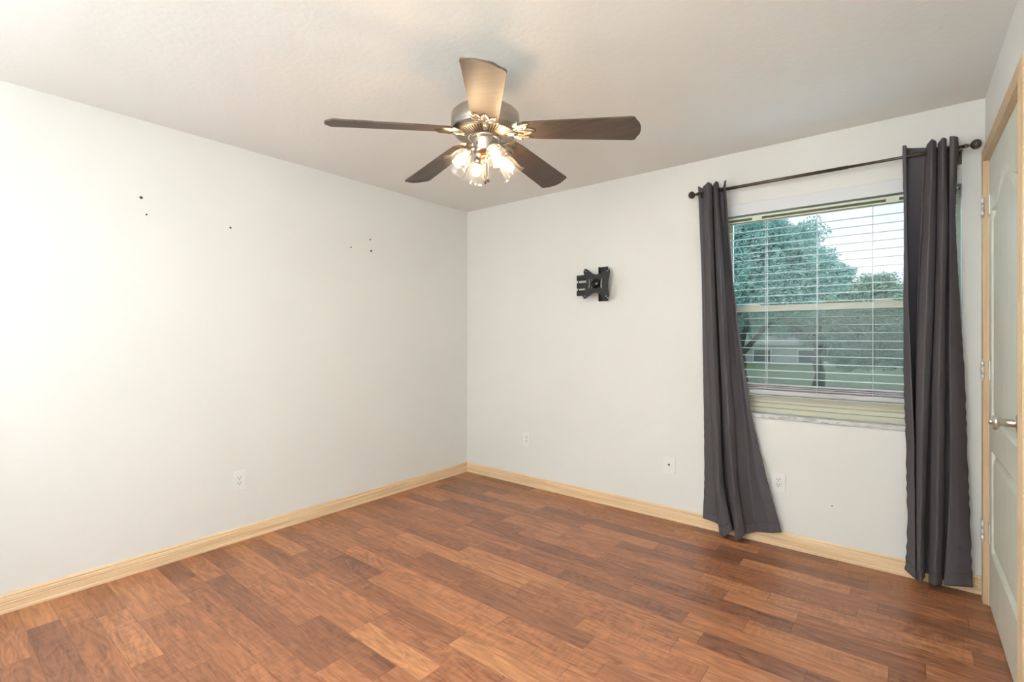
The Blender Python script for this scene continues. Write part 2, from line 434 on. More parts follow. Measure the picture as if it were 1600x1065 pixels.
for px in (2.46, 3.13):      # sash locks
    bm = bmesh.new(); pts = [(px-.045, 1.465), (px+.045, 1.465), (px+.035, 1.472), (px+.012, 1.479), (px-.012, 1.479), (px-.035, 1.472)]
    prism(bm, pts, lambda u, v, t: (u, t, v), YF+.004, YF+.03); obj('sash_lock', bm, M['frame'], lo, wo_)
obj('insect_screen', B(WX0+.035, WX1-.035, YF+.062, YF+.063, .868, 1.43), M['screen'], win, wo_)
bm = bmesh.new(); box(bm, WX0-.0, WX1, -.012, YF-.012, .765, .789, bev=.004)
obj('window_sill', bm, M['marble'], win, wo_)
obj('window_surround', B(WX0, WX1, .145, .2, .765, .80), M['frame'], win, wo_)
t2 = struct('trim_2', B(WX0, WX1-.001, -.004, .14, 2.0365, 2.1085), M['trimwhite'], 'white header board over the window opening', 'window header board')
# unseen window added behind the camera to go with the rear fill lamp
w2 = thing('added_rear_window', 'unseen window added behind the camera for fill light', 'window', (.25, YR, .8)); w2['kind'] = 'structure'
bm = bmesh.new()
box(bm, .25, .30, YR-.07, YR-.03, .8, 2.1); box(bm, 1.30, 1.35, YR-.07, YR-.03, .8, 2.1)
box(bm, .30, 1.30, YR-.07, YR-.03, .8, .85); box(bm, .30, 1.30, YR-.07, YR-.03, 2.05, 2.1); box(bm, .30, 1.30, YR-.07, YR-.03, 1.43, 1.47)
obj('window_frame', bm, M['frame'], w2, (.25, YR, .8))
obj('glass_pane', B(.30, 1.30, YR-.052, YR-.048, .85, 2.05), M['glassclear'], w2, (.25, YR, .8))

# ------------------------------------------------------------------ venetian blind
bl = thing('window_blind', 'white horizontal slat blind with open slats hanging in the window', 'blind', (2.86, .035, .9))
bo = (2.86, .035, .9); BX0, BX1 = WX0+.012, WX1-.012
bm = bmesh.new()
box(bm, BX0, BX1, .010, .013, 1.992, 1.999); box(bm, BX0, BX1, .010, .013, 2.014, 2.024)
box(bm, BX0, BX1, .057, .060, 1.992, 2.026); box(bm, BX0, BX1, .010, .060, 2.0245, 2.0265)
for x in (2.50, 3.17): box(bm, x-.028, x+.028, .010, .013, 1.9985, 2.0145)
obj('headrail', bm, M['headrail'], bl, bo)
obj('headrail_shade_strip', B(BX0+.004, BX1-.004, .030, .034, 1.994, 2.0235), M['slotshade'], bl, bo)  # added strip, coloured dark so the headrail slots look shaded
bm = bmesh.new()
for k in range(21):
    z = 1.011+.0462*k; pts = [(u, z+.03*(u-.0375)+.0012*(1-((u-.0375)/.019)**2)) for u in (.0185, .028, .0375, .047, .0565)]
    top = [(u, v+.0013) for u, v in pts][::-1]
    sag = .0
    prism(bm, pts+top, lambda u, v, t: (t, u, v), BX0+.003, BX1-.003)
obj('slats', bm, M['blind'], bl, bo)
bm = bmesh.new()
box(bm, BX0, BX1, .008, .066, .910, .938, bev=.005); box(bm, BX0, BX1, .012, .062, .945, .952, bev=.002); box(bm, BX0, BX1, .012, .062, .956, .962, bev=.002); box(bm, BX0, BX1, .012, .062, .967, .973, bev=.002)
obj('bottom_rail', bm, M['rail'], bl, bo)
for x in (2.546, 2.819, 3.083, 3.40, 2.30):
    bm = bmesh.new()
    for y in (.0175, .0575):
        tube(bm, [(x, y, .938), (x, y, 2.0)], .0016 if y < .03 else .0012, 6)
    if x == 2.546: tube(bm, [(x+.016, .006, .97), (x+.016, .006, 2.0)], .0014, 6)
    obj('ladder_cord', bm, M['cord'], bl, bo)

# ------------------------------------------------------------------ curtain rod
RY, RZ = -.088, 2.196
rod = thing('curtain_rod', 'thin dark bronze curtain rod with ball finials above the window', 'curtain rod', (2.82, 0, RZ))
ro = (2.82, 0, RZ)
bm = bmesh.new(); tube(bm, [(2.17, RY, RZ), (2.98, RY, RZ)], .0095, 16); tube(bm, [(2.975, RY, RZ), (3.455, RY, RZ)], .0075, 16)
obj('rod', bm, M['bronze'], rod, ro)
fin = [(0,0), (.0105,0), (.0105,.010), (.007,.012), (.006,.020), (.011,.024), (.019,.030), (.0225,.037), (.0235,.039), (.0225,.041), (.0225,.044), (.0235,.046), (.0215,.049), (.021,.052), (.014,.060), (0,.064)]
for x, s in ((2.172, -1), (3.448, 1)):
    bm = bmesh.new(); lathe(bm, fin, 28, Matrix.Translation((x, RY, RZ)) @ Matrix.Rotation(s*PI/2, 4, 'Y')); obj('finial', bm, M['bronze'], rod, ro)
for x in (2.185, 3.436):
    bm = bmesh.new()
    box(bm, x-.009, x+.009, -.004, 0, RZ-.062, RZ+.012, bev=.001)
    tube(bm, [(x, -.003, RZ-.02), (x, -.05, RZ-.022), (x, RY, RZ-.016)], .004, 8)
    box(bm, x-.007, x+.007, RY-.013, RY+.013, RZ-.018, RZ-.010, bev=.001)
    tube(bm, [(x, RY+.012, RZ-.012), (x, RY+.012, RZ+.008)], .003, 8); tube(bm, [(x, RY-.012, RZ-.012), (x, RY-.012, RZ+.004)], .003, 8)
    tube(bm, [(x, -.009, RZ-.045), (x, -.004, RZ-.045)], .004, 8)
    obj('bracket', bm, M['bronze'], rod, ro)

# ------------------------------------------------------------------ curtains
LC= [[(2.165, -0.07, 2.214), (2.191, -0.06, 2.211), (2.204, -0.09, 2.202), (2.243, -0.125, 2.187), (2.26, -0.1, 2.189), (2.256, -0.051, 2.209), (2.27, -0.045, 2.209), (2.266, -0.09, 2.19), (2.29, -0.125, 2.178), (2.299, -0.1, 2.182), (2.291, -0.045, 2.196), (2.314, -0.045, 2.192), (2.337, -0.1, 2.175), (2.35, -0.11, 2.17)], [(2.182, -0.05, 1.627), (2.2, -0.05, 1.626), (2.219, -0.09, 1.621), (2.261, -0.13, 1.615), (2.279, -0.1, 1.616), (2.267, -0.018000000000000002, 1.624), (2.298, -0.012, 1.624), (2.286, -0.09, 1.616), (2.323, -0.13, 1.61), (2.339, -0.1, 1.612), (2.335, -0.075, 1.616), (2.354, -0.022, 1.615), (2.37, -0.05, 1.614), (2.376, -0.05, 1.614)], [(2.185, -0.04, 1.165), (2.218, -0.05, 1.166), (2.235, -0.09, 1.167), (2.276, -0.13, 1.169), (2.295, -0.1, 1.169), (2.283, -0.018000000000000002, 1.166), (2.32, -0.012, 1.166), (2.308, -0.09, 1.169), (2.346, -0.13, 1.17), (2.362, -0.1, 1.17), (2.362, -0.075, 1.169), (2.386, -0.022, 1.169), (2.415, -0.05, 1.17), (2.43, -0.05, 1.17)], [(2.191, -0.035, 0.744), (2.241, -0.045, 0.75), (2.259, -0.09, 0.758), (2.296, -0.13, 0.767), (2.312, -0.1, 0.765), (2.3, -0.018000000000000002, 0.753), (2.341, -0.012, 0.753), (2.329, -0.09, 0.765), (2.37, -0.135, 0.775), (2.39, -0.1, 0.773), (2.393, -0.075, 0.767), (2.438, -0.022, 0.769), (2.466, -0.06, 0.775), (2.485, -0.05, 0.776)], [(2.192, -0.03, 0.322), (2.259, -0.045, 0.338), (2.277, -0.09, 0.352), (2.311, -0.13, 0.367), (2.328, -0.1, 0.363), (2.316, -0.018000000000000002, 0.343), (2.365, -0.012, 0.343), (2.353, -0.09, 0.366), (2.397, -0.14, 0.385), (2.413, -0.1, 0.379), (2.415, -0.075, 0.368), (2.465, -0.022, 0.375), (2.526, -0.07, 0.393), (2.571, -0.05, 0.397)], [(2.182, -0.03, 0.074), (2.283, -0.045, 0.062), (2.305, -0.09, 0.024), (2.337, -0.125, 0.019), (2.383, -0.1, 0.059), (2.371, -0.018000000000000002, 0.043), (2.411, -0.012, 0.043), (2.399, -0.09, 0.024), (2.423, -0.14, 0.022), (2.457, -0.1, 0.053), (2.457, -0.075, 0.051), (2.503, -0.022, 0.061), (2.596, -0.07, 0.091), (2.649, -0.05, 0.1)]]
RC= [[(3.212, -0.11, 2.225), (3.227, -0.11, 2.222), (3.233, -0.06, 2.235), (3.304, -0.055, 2.22), (3.308, -0.09, 2.208), (3.327, -0.125, 2.194), (3.345, -0.1, 2.197), (3.341, -0.051, 2.211), (3.354, -0.045, 2.211), (3.35, -0.09, 2.198), (3.368, -0.125, 2.184), (3.383, -0.1, 2.188), (3.379, -0.051, 2.206), (3.398, -0.045, 2.206), (3.394, -0.11, 2.182), (3.41, -0.12, 2.175), (3.426, -0.09, 2.18)], [(3.218, -0.08, 1.884), (3.229, -0.1, 1.879), (3.233, -0.075, 1.886), (3.292, -0.022, 1.879), (3.295, -0.09, 1.87), (3.319, -0.13, 1.859), (3.343, -0.1, 1.861), (3.331, -0.018000000000000002, 1.87), (3.359, -0.012, 1.87), (3.347, -0.09, 1.863), (3.367, -0.13, 1.852), (3.389, -0.1, 1.854), (3.377, -0.018000000000000002, 1.867), (3.405, -0.012, 1.867), (3.393, -0.11, 1.852), (3.404, -0.09, 1.854), (3.417, -0.07, 1.856)], [(3.216, -0.06, 1.42), (3.237, -0.1, 1.417), (3.24, -0.075, 1.42), (3.274, -0.022, 1.419), (3.278, -0.09, 1.416), (3.305, -0.13, 1.414), (3.333, -0.1, 1.414), (3.321, -0.018000000000000002, 1.417), (3.352, -0.012, 1.417), (3.34, -0.09, 1.414), (3.36, -0.13, 1.412), (3.379, -0.1, 1.412), (3.367, -0.018000000000000002, 1.416), (3.406, -0.012, 1.416), (3.394, -0.11, 1.411), (3.414, -0.09, 1.411), (3.435, -0.05, 1.412)], [(3.217, -0.05, 1.052), (3.247, -0.1, 1.057), (3.251, -0.075, 1.054), (3.266, -0.022, 1.054), (3.268, -0.09, 1.057), (3.295, -0.13, 1.061), (3.321, -0.1, 1.061), (3.309, -0.018000000000000002, 1.056), (3.342, -0.012, 1.056), (3.33, -0.09, 1.06), (3.353, -0.13, 1.064), (3.377, -0.1, 1.063), (3.365, -0.018000000000000002, 1.059), (3.405, -0.012, 1.059), (3.393, -0.11, 1.065), (3.421, -0.09, 1.065), (3.452, -0.05, 1.064)], [(3.226, -0.045, 0.717), (3.258, -0.1, 0.73), (3.261, -0.075, 0.722), (3.265, -0.022, 0.722), (3.267, -0.09, 0.73), (3.29, -0.13, 0.74), (3.312, -0.1, 0.738), (3.3, -0.018000000000000002, 0.725), (3.339, -0.012, 0.725), (3.327, -0.09, 0.738), (3.351, -0.13, 0.748), (3.374, -0.1, 0.746), (3.362, -0.018000000000000002, 0.734), (3.408, -0.012, 0.734), (3.396, -0.11, 0.751), (3.426, -0.09, 0.751), (3.46, -0.05, 0.749)], [(3.232, -0.04, 0.298), (3.261, -0.09, 0.32), (3.265, -0.075, 0.309), (3.267, -0.022, 0.308), (3.269, -0.09, 0.322), (3.285, -0.13, 0.337), (3.301, -0.1, 0.332), (3.289, -0.018000000000000002, 0.311), (3.332, -0.012, 0.311), (3.32, -0.09, 0.334), (3.346, -0.135, 0.353), (3.371, -0.1, 0.349), (3.359, -0.018000000000000002, 0.328), (3.401, -0.012, 0.328), (3.389, -0.11, 0.356), (3.428, -0.09, 0.359), (3.471, -0.05, 0.358)], [(3.225, -0.04, 0.045), (3.263, -0.09, 0.029), (3.267, -0.075, 0.022), (3.269, -0.022, 0.026), (3.271, -0.09, 0.025), (3.283, -0.125, 0.031), (3.298, -0.1, 0.056), (3.286, -0.018000000000000002, 0.047), (3.328, -0.012, 0.047), (3.316, -0.09, 0.032), (3.336, -0.135, 0.034), (3.364, -0.1, 0.038), (3.352, -0.018000000000000002, 0.033), (3.385, -0.012, 0.033), (3.373, -0.11, 0.039), (3.423, -0.095, 0.046), (3.478, -0.06, 0.046)]]
def cr(p0, p1, p2, p3, t):
    return .5*((2*p1)+(-p0+p2)*t+(2*p0-5*p1+4*p2-p3)*t*t+(-p0+3*p1-3*p2+p3)*t**3)
def curtain(rows, label, seed, tens=.25):
    nc = len(rows[0]); R0 = []
    top = [(x, y, 2.246 if i in (0, nc-1) else 2.212+.036*min(1, max(0, (-y-.05)/.06))+.003*math.sin(i*2.1+seed)) for i, (x, y, z) in enumerate(rows[0])]
    rows = [top]+rows
    # vertical interpolation with Catmull-Rom on every column
    lev = []
    for j in range(len(rows)-1):
        n = 4 if j == 0 else 26
        for k in range(n):
            t = k/n; line = []
            for i in range(nc):
                P = [Vector(rows[min(max(j+d, 0), len(rows)-1)][i]) for d in (-1, 0, 1, 2)]
                lin_ = P[1].lerp(P[2], t); c = Vector(cr(P[0], P[1], P[2], P[3], t)); line.append(lin_.lerp(c, .6))
            lev.append(line)
    lev.append([Vector(p) for p in rows[-1]])
    SUB = 7
    bm = bmesh.new(); grid = []; grid_co = []
    L = len(lev)
    for a, line in enumerate(lev):
        out = []
        for i in range(nc-1):
            for k in range(SUB):
                t = k/SUB
                P = [line[min(max(i+d, 0), nc-1)] for d in (-1, 0, 1, 2)]
                c = Vector(cr(P[0], P[1], P[2], P[3], t)); out.append(P[1].lerp(P[2], t).lerp(c, tens))
        out.append(line[-1])
        v = a/L
        for q, p in enumerate(out):
            lo_ = max(0, min(1, (1.35-p.z)/.9))
            # puckers of the side seams and soft creases, stronger towards the hem
            edge = max(0, 1-min(q, len(out)-1-q)/9)
            am = .0029*edge*(.35+lo_)
            d = am*math.sin(p.z*70+seed+2.6*math.sin(p.z*17+seed)+q*.25) + .0028*(.35+lo_)*noise.noise(Vector((p.x*14+seed, p.z*5.5, seed)))
            p = p+Vector((d*.5, -d, 0))
            if p.z < 2.1: p.y = min(p.y, -.022)
            out[q] = p
        grid.append([bm.verts.new(p) for p in out]); grid_co.append([p.copy() for p in out])
    for a, b in zip(grid, grid[1:]):
        for i in range(len(a)-1):
            f = bm.faces.new((a[i], a[i+1], b[i+1], b[i])); f.smooth = True
    # stitched hem ridge
    x0 = sum(p[0] for p in rows[-1])/nc
    base = (x0, -.07, 0)
    root = thing('curtain', label, 'curtain', base, group=None)
    o = obj('curtain_cloth', bm, M['curtain'], root, base, normals=True)
    md = o.modifiers.new('thick', 'SOLIDIFY'); md.thickness = .0016; md.offset = 0
    # turned-up stitched hem, doubled over both faces of the cloth
    for sgn, nm in ((1, 'hem'),):
        hb = bmesh.new(); src = grid_co[-7:]
        g2 = [[hb.verts.new(p) for p in line] for line in src]
        for a, b in zip(g2, g2[1:]):
            for i in range(len(a)-1):
                f = hb.faces.new((a[i], a[i+1], b[i+1], b[i])); f.smooth = True
        h = obj(nm, hb, M['curtain'], root, base); m3 = h.modifiers.new('thick', 'SOLIDIFY'); m3.thickness = .0046; m3.offset = 0
    return root, rows, base
cl, lr, lb = curtain(LC, 'dark grey satin curtain at the left side of the window', 1.3)
rc, rr_, rb_ = curtain(RC, 'dark grey satin curtain at the right side beside the door', 4.1)
# ------------------------------------------------------------------ ceiling fan
FXc, FYc = 1.797, -1.744
fan = thing('ceiling_fan', 'five-blade dark brown ceiling fan with nickel motor and four clear glass lights', 'ceiling fan', (FXc, FYc, H))
def fobj(name, bm, m, parent=fan): return obj(name, bm, m, parent, (0, 0, H))   # meshes are built around the fan axis, z absolute
bm = bmesh.new(); lathe(bm, [(0,H), (.058,H), (.058,H-.012), (.052,H-.035), (.032,H-.058), (.018,H-.064), (0,H-.064)], 40); fobj('canopy', bm, M['nickel'])
bm = bmesh.new(); lathe(bm, [(.0,H-.06), (.0125,H-.06), (.0125,2.25), (0,2.25)], 20); fobj('downrod', bm, M['nickel'])
bm = bmesh.new(); lathe(bm, [(0,2.262), (.03,2.262), (.055,2.250), (.110,2.246), (.138,2.240), (.146,2.232), (.148,2.225), (.1475,2.215), (.149,2.213), (.149,2.178), (.1465,2.174), (.1475,2.170), (.143,2.160), (.136,2.157), (.135,2.150), (.0,2.150)], 64)
fobj('motor_housing', bm, M['nickel'])
# vented bottom plate: radial fins
bm = bmesh.new()
lathe(bm, [(.134,2.151), (.132,2.146), (.126,2.144)], 64); lathe(bm, [(.076,2.132), (.066,2.131), (.064,2.137)], 64)
for k in range(60):
    a = 2*PI*k/60; ca, sa = math.cos(a), math.sin(a)
    vs = []
    for r, z, wd in ((.128,2.1435,.0042), (.074,2.1315,.0024)):
        for s in (-1, 1):
            for dz in (0, .003): vs.append(bm.verts.new((r*ca-s*wd*sa, r*sa+s*wd*ca, z+dz)))
    for f in ((0,1,3,2), (4,6,7,5), (0,4,5,1), (2,3,7,6), (0,2,6,4), (1,5,7,3)): bm.faces.new([vs[i] for i in f])
fobj('vent_ring', bm, M['nickel'])
bm = bmesh.new(); lathe(bm, [(.125,2.1485), (.0,2.1485)], 48); fobj('vent_backing', bm, M['slot'])
bm = bmesh.new(); lathe(bm, [(0,2.137), (.066,2.137), (.068,2.128), (.058,2.124), (.053,2.120), (.0525,2.075), (.050,2.070), (.047,2.066), (.03,2.058), (.0,2.056)], 48); 
box(bm, -.004, .004, -.056, -.050, 2.09, 2.102)
sw = fobj('switch_housing', bm, M['nickel'])
bm = bmesh.new(); lathe(bm, [(0,2.058), (.022,2.058), (.026,2.050), (.020,2.040), (.012,2.034), (.014,2.028), (.006,2.020), (0,2.018)], 24); fobj('light_kit_finial', bm, M['copper'])
# blades
PH = -.8484; R_ = .66; BZ = 2.165; PITCH = math.radians(-12.5)
def blade_outline():
    pts = []; r0 = .157
    def hw(r): return .056+.020*(r-r0)/(R_-r0)
    L1 = [(r0, .030), (r0+.004, .045), (r0+.020, .055)]
    for i in range(1, 9): r = r0+.02+(.6-r0-.02)*i/8; L1.append((r, hw(r)))
    # ornate tip: shoulder, cove, bulge
    L1 += [(.620, .0762), (.632, .0745), (.639, .069), (.641, .062), (.642, .054), (.647, .048), (.654, .038), (.6575, .024), (.6595, .012)]
    return L1+[(.6600, 0)]+[(x, -y) for x, y in L1[::-1]]
def make_blade(k):
    a = PH+2*PI*k/5
    mt = Matrix.Rotation(a, 4, 'Z') @ Matrix.Translation((0, 0, BZ)) @ Matrix.Rotation(math.radians(5.5), 4, 'Y') @ Matrix.Rotation(PITCH, 4, 'X')
    bm = bmesh.new()
    prism(bm, blade_outline(), lambda u, v, t: mt @ Vector((u, v, t)), -.003, .003, bev=.0012)
    bl_ = fobj('fan_blade', bm, M['bladetop'])
    # decorative blade iron: arm plus openwork lobes clasped under the root
    bm = bmesh.new(); Rz = Matrix.Rotation(a, 4, 'Z')
    tube(bm, [Rz @ Vector(p) for p in ((.085,0,2.142), (.105,0,2.141), (.125,0,2.138), (.145,0,2.136))], [.010,.010,.009,.008], 12)
    def lobe(cx, cy, ln, wd, ang, dz):
        pts = []
        for i in range(20):
            t = 2*PI*i/20; u = ln*math.cos(t); v = wd*math.sin(t)*(1-.35*math.cos(t))
            pts.append((cx+u*math.cos(ang)-v*math.sin(ang), cy+u*math.sin(ang)+v*math.cos(ang)))
        n_ = len(pts); o_ = [bm.verts.new(mt @ Vector((u, v, -.004))) for u, v in pts]
        m_ = [bm.verts.new(mt @ Vector((cx+(u-cx)*.78, cy+(v-cy)*.78, -.011-dz))) for u, v in pts]
        i_ = [bm.verts.new(mt @ Vector((cx+(u-cx)*.5, cy+(v-cy)*.5, -.006))) for u, v in pts]
        for A, B_ in ((o_, m_), (m_, i_)):
            for i in range(n_):
                f = bm.faces.new((A[i], A[(i+1) % n_], B_[(i+1) % n_], B_[i])); f.smooth = True
        f = bm.faces.new(i_)
    lobe(.178, 0, .050, .020, 0, .003)
    for s in (-1, 1):
        lobe(.167, s*.026, .044, .016, s*.42, .001); lobe(.142, s*.036, .030, .013, s*.9, 0)
    fobj('blade_iron', bm, M['nickel'], bl_)
for k in range(5): make_blade(k)
# light kit
f_ = Vector((-.6276, .7785, 0)); r_ = Vector((.7785, .6276, 0))
az0 = math.atan2((r_*.42-f_*.91).y, (r_*.42-f_*.91).x)
def make_light(k):
    a = az0+k*PI/2; Rz = Matrix.Rotation(a, 4, 'Z')
    bm = bmesh.new()
    tube(bm, [Rz @ Vector(p) for p in ((.03,0,2.078), (.055,0,2.080), (.068,0,2.076), (.078,0,2.066))], .0075, 12)
    tilt = math.radians(40)
    # local axis: +z points out of the shade mouth
    mt = Rz @ Matrix.Translation((.076, 0, 2.068)) @ Matrix.Rotation(PI-tilt, 4, 'Y')
    lathe(bm, [(0,-.006), (.016,-.004), (.021,.002), (.022,.018), (.020,.020), (0,.020)], 24, mt)
    arm = fobj('lamp_arm', bm, M['nickel'])
    bm = bmesh.new()
    pr = [(.0205,.010), (.0235,.016), (.031,.026), (.0365,.040), (.039,.056), (.0405,.072), (.045,.088), (.053,.099), (.057,.103)]
    lathe(bm, pr, 48, mt, mod=lambda t, z: 1+.012*math.cos(12*t)); sh = fobj('lamp_shade', bm, M['shade'])
    bm = bmesh.new(); lathe(bm, [(0,.018), (.010,.020), (.011,.030), (.0135,.036), (.019,.048), (.021,.058), (.0185,.070), (.011,.078), (0,.081)], 20, mt)
    fobj('light_bulb', bm, M['bulb'], arm)
for k in range(4): make_light(k)
def pull(dx, dy, z0, z1):
    bm = bmesh.new(); z = z0
    tube(bm, [(dx, dy, z0), (dx, dy, z1)], .0009, 6)
    while z > z1: 
        lathe(bm, [(0,z+.0017), (.0017,z), (0,z-.0017)], 6, Matrix.Translation((dx, dy, 0))); z -= .0045
    o = fobj('pull_chain', bm, M['chain'])
    bm = bmesh.new(); lathe(bm, [(0,z1), (.003,z1-.001), (.0055,z1-.010), (.006,z1-.016), (.004,z1-.022), (0,z1-.024)], 14, Matrix.Translation((dx, dy, 0)))
    fobj('pull_knob', bm, M['knobdark'], o)
q = r_*.002-f_*.035; pull(q.x, q.y, 2.064, 1.945)
q = r_*.014-f_*.028; pull(q.x, q.y, 2.064, 1.955)

# ------------------------------------------------------------------ wall plates
def faceplate(root, wd, ht):
    bm = bmesh.new(); box(bm, -wd/2, wd/2, -.006, 0, -ht/2, ht/2, bev=.0025); return obj('faceplate', bm, M['plate'], root)
def outlet(loc, rz, label, group=None):
    t = thing('wall_outlet', label, 'outlet', loc, rz)
    faceplate(t, .078, .118)
    for s in (-1, 1):
        bm = bmesh.new(); box(bm, -.0165, .0165, -.0085, -.005, s*.0165-.0158, s*.0165+.0158, bev=.0012)
        o = obj('socket', bm, M['plate'], t)
        bm = bmesh.new(); z = s*.0165
        box(bm, -.0080, -.0055, -.0092, -.008, z-.001, z+.0085); box(bm, .0055, .0080, -.0092, -.008, z-.001, z+.0085)
        tube(bm, [(0, -.0092, z-.0075), (0, -.008, z-.0075)], .0028, 10)
        obj('socket_slots', bm, M['slot'], o)
    return t
outlet((0, -2.03, .374), PI/2, 'white duplex outlet low on the left wall')
outlet((.706, 0, .392), 0, 'white duplex outlet nearest the room corner on the window wall')
outlet((2.622, 0, .383), 0, 'white duplex outlet under the window beside the left curtain')
t = thing('cable_plate', 'white cable outlet plate with one dark centre jack, left of the curtains', 'wall plate', (1.945, 0, .380))
faceplate(t, .086, .124)
bm = bmesh.new(); lathe(bm, [(.0068,.0055), (.0068,.008), (.0045,.008), (.0045,.013), (0,.013)], 14, Matrix.Rotation(PI/2, 4, 'X')); obj('cable_jack', bm, M['slot'], t)
for s in (-1, 1):
    bm = bmesh.new(); lathe(bm, [(.0032,.0055), (.0028,.0075), (0,.0078)], 10, Matrix.Translation((0,0,s*.042)) @ Matrix.Rotation(PI/2, 4, 'X')); obj('screw', bm, M['plate'], t)

# ------------------------------------------------------------------ TV wall mount
tv = thing('tv_mount', 'black swivelling television wall mount without a screen on the wall', 'tv mount', (1.45, 0, 1.66))
to = (1.45, 0, 1.66)
bm = bmesh.new()
box(bm, 1.405, 1.475, -.010, 0, 1.535, 1.795, bev=.003); box(bm, 1.405, 1.411, -.026, 0, 1.535, 1.795, bev=.001); box(bm, 1.469, 1.475, -.026, 0, 1.535, 1.795, bev=.001)
for z in (1.775, 1.555): tube(bm, [(1.44, -.017, z), (1.44, -.008, z)], .008, 12)
obj('wall_bracket', bm, M['black'], tv, to)
bm = bmesh.new()
tube(bm, [(1.44, -.03, 1.60), (1.44, -.03, 1.73)], .016, 18)
box(bm, 1.32, 1.44, -.042, -.018, 1.640, 1.690, bev=.004)
tube(bm, [(1.325, -.032, 1.585), (1.325, -.032, 1.742)], .014, 18)
tube(bm, [(1.236, -.037, 1.585), (1.236, -.037, 1.742)], .004, 8)
for z in (1.700, 1.640, 1.583):
    box(bm, 1.228, 1.34, -.052, -.022, z, z+.042, bev=.004)
obj('swing_arm', bm, M['black'], tv, to)
VC = Vector((1.424, -.095, 1.662)); rotv = Matrix.Translation(VC) @ Matrix.Rotation(math.radians(4), 4, 'Z') @ Matrix.Rotation(math.radians(2.5), 4, 'Y')
pts = []
def arc(cx, cz, r, a0, a1, n=8): return [(cx+r*math.cos(a0+(a1-a0)*i/n), cz+r*math.sin(a0+(a1-a0)*i/n)) for i in range(n+1)]
# four-lobed plate with concave sides
hw_, hh = .108, .112
def side(p, q, bow, n=20):
    out = []
    for i in range(1, n):
        t = i/n; x = p[0]+(q[0]-p[0])*t; z = p[1]+(q[1]-p[1])*t; b = bow*(math.sin(PI*t)**1.3)
        nx, nz = -(q[1]-p[1]), q[0]-p[0]; l = math.hypot(nx, nz); out.append((x+nx/l*b, z+nz/l*b))
    return out
cor = [(-hw_, -hh, ), (hw_, -hh), (hw_, hh), (-hw_, hh)]
lob = .024
P = []
P += [(-hw_, -hh+lob), (-hw_+.004, -hh), (-hw_+lob, -hh)]; P += side((-hw_+lob, -hh), (hw_-lob, -hh), .044)
P += [(hw_-lob, -hh), (hw_-.004, -hh), (hw_, -hh+lob)]; P += side((hw_, -hh+lob), (hw_, hh-lob), .012)
P += [(hw_, hh-lob), (hw_-.004, hh), (hw_-lob, hh)]; P += side((hw_-lob, hh), (-hw_+lob, hh), .044)
P += [(-hw_+lob, hh), (-hw_+.004, hh), (-hw_, hh-lob)]; P += side((-hw_, hh-lob), (-hw_, -hh+lob), .030)
bm = bmesh.new(); prism(bm, P, lambda u, v, t: rotv @ Vector((u, t, v)), -.002, .002, bev=.0008)
vp = obj('mounting_plate', bm, M['black'], tv, to)
for sx in (-1, 1):
    for sz in (-1, 1):
        for k in (0, 1):
            bm = bmesh.new(); c = rotv @ Vector((sx*(.099-.013*k), -.0035, sz*(.104-.011*k))); d = rotv.to_3x3() @ Vector((0, .001, 0))
            tube(bm, [c, c+d*1.5], .0030, 10); obj('screw_hole', bm, M['plate'], vp, to)
for x in (-.062, -.038, .050):
    bm = bmesh.new()
    tube(bm, [rotv @ Vector((x+.008*math.cos(t*1.2)*(1 if x < 0 else -1), -.003, .035*math.sin(t*1.4))) for t in (-1, -.6, -.2, .2, .6, 1)], .0022, 8)
    obj('plate_rib', bm, M['steel'], vp, to)
bm = bmesh.new(); mk = rotv @ Matrix.Rotation(PI/2, 4, 'X')
lathe(bm, [(.0,-.055), (.03,-.055), (.034,0), (.036,.004), (.034,.014), (.024,.022), (.01,.026), (0,.0265)], 32, mk)
obj('swivel_cap', bm, M['blackgloss'], tv, to)

# ------------------------------------------------------------------ nail holes and anchors on the walls
def anchor(y, z, r, label, x=0, back=False):
    mt = Matrix.Translation((0,0,0)) @ (Matrix.Rotation(PI/2, 4, 'X') if back else Matrix.Rotation(PI/2, 4, 'Y'))
    bm = bmesh.new(); lathe(bm, [(r,0), (r,.0006), (r*.55,.0010), (0,.0008)], 14, mt)
    loc = (x, 0, z) if back else (0, y, z)
    o = obj('wall_anchor', bm, M['gap'] if r > .005 else M['slot']); o.location = loc
    o['label'] = label; o['category'] = 'wall anchor'; o['group'] = 'holes and anchors left in the walls'
anchor(-2.529, 2.020, .0075, 'grey wall anchor highest and leftmost on the left wall')
anchor(-2.505, 1.933, .0045, 'tiny dark nail hole just below the leftmost anchor')
anchor(-2.079, 1.935, .0060, 'lone black screw hole midway along the left wall')
anchor(-1.242, 1.934, .0055, 'dark screw hole left of the pair nearest the corner')
anchor(-1.074, 2.017, .0060, 'dark screw hole, upper of the pair nearest the corner')
anchor(-1.065, 1.930, .0085, 'grey wall anchor, lower of the pair nearest the corner')
anchor(0, .298, .0035, 'tiny nail hole under the window right of the outlet', x=2.896, back=True)

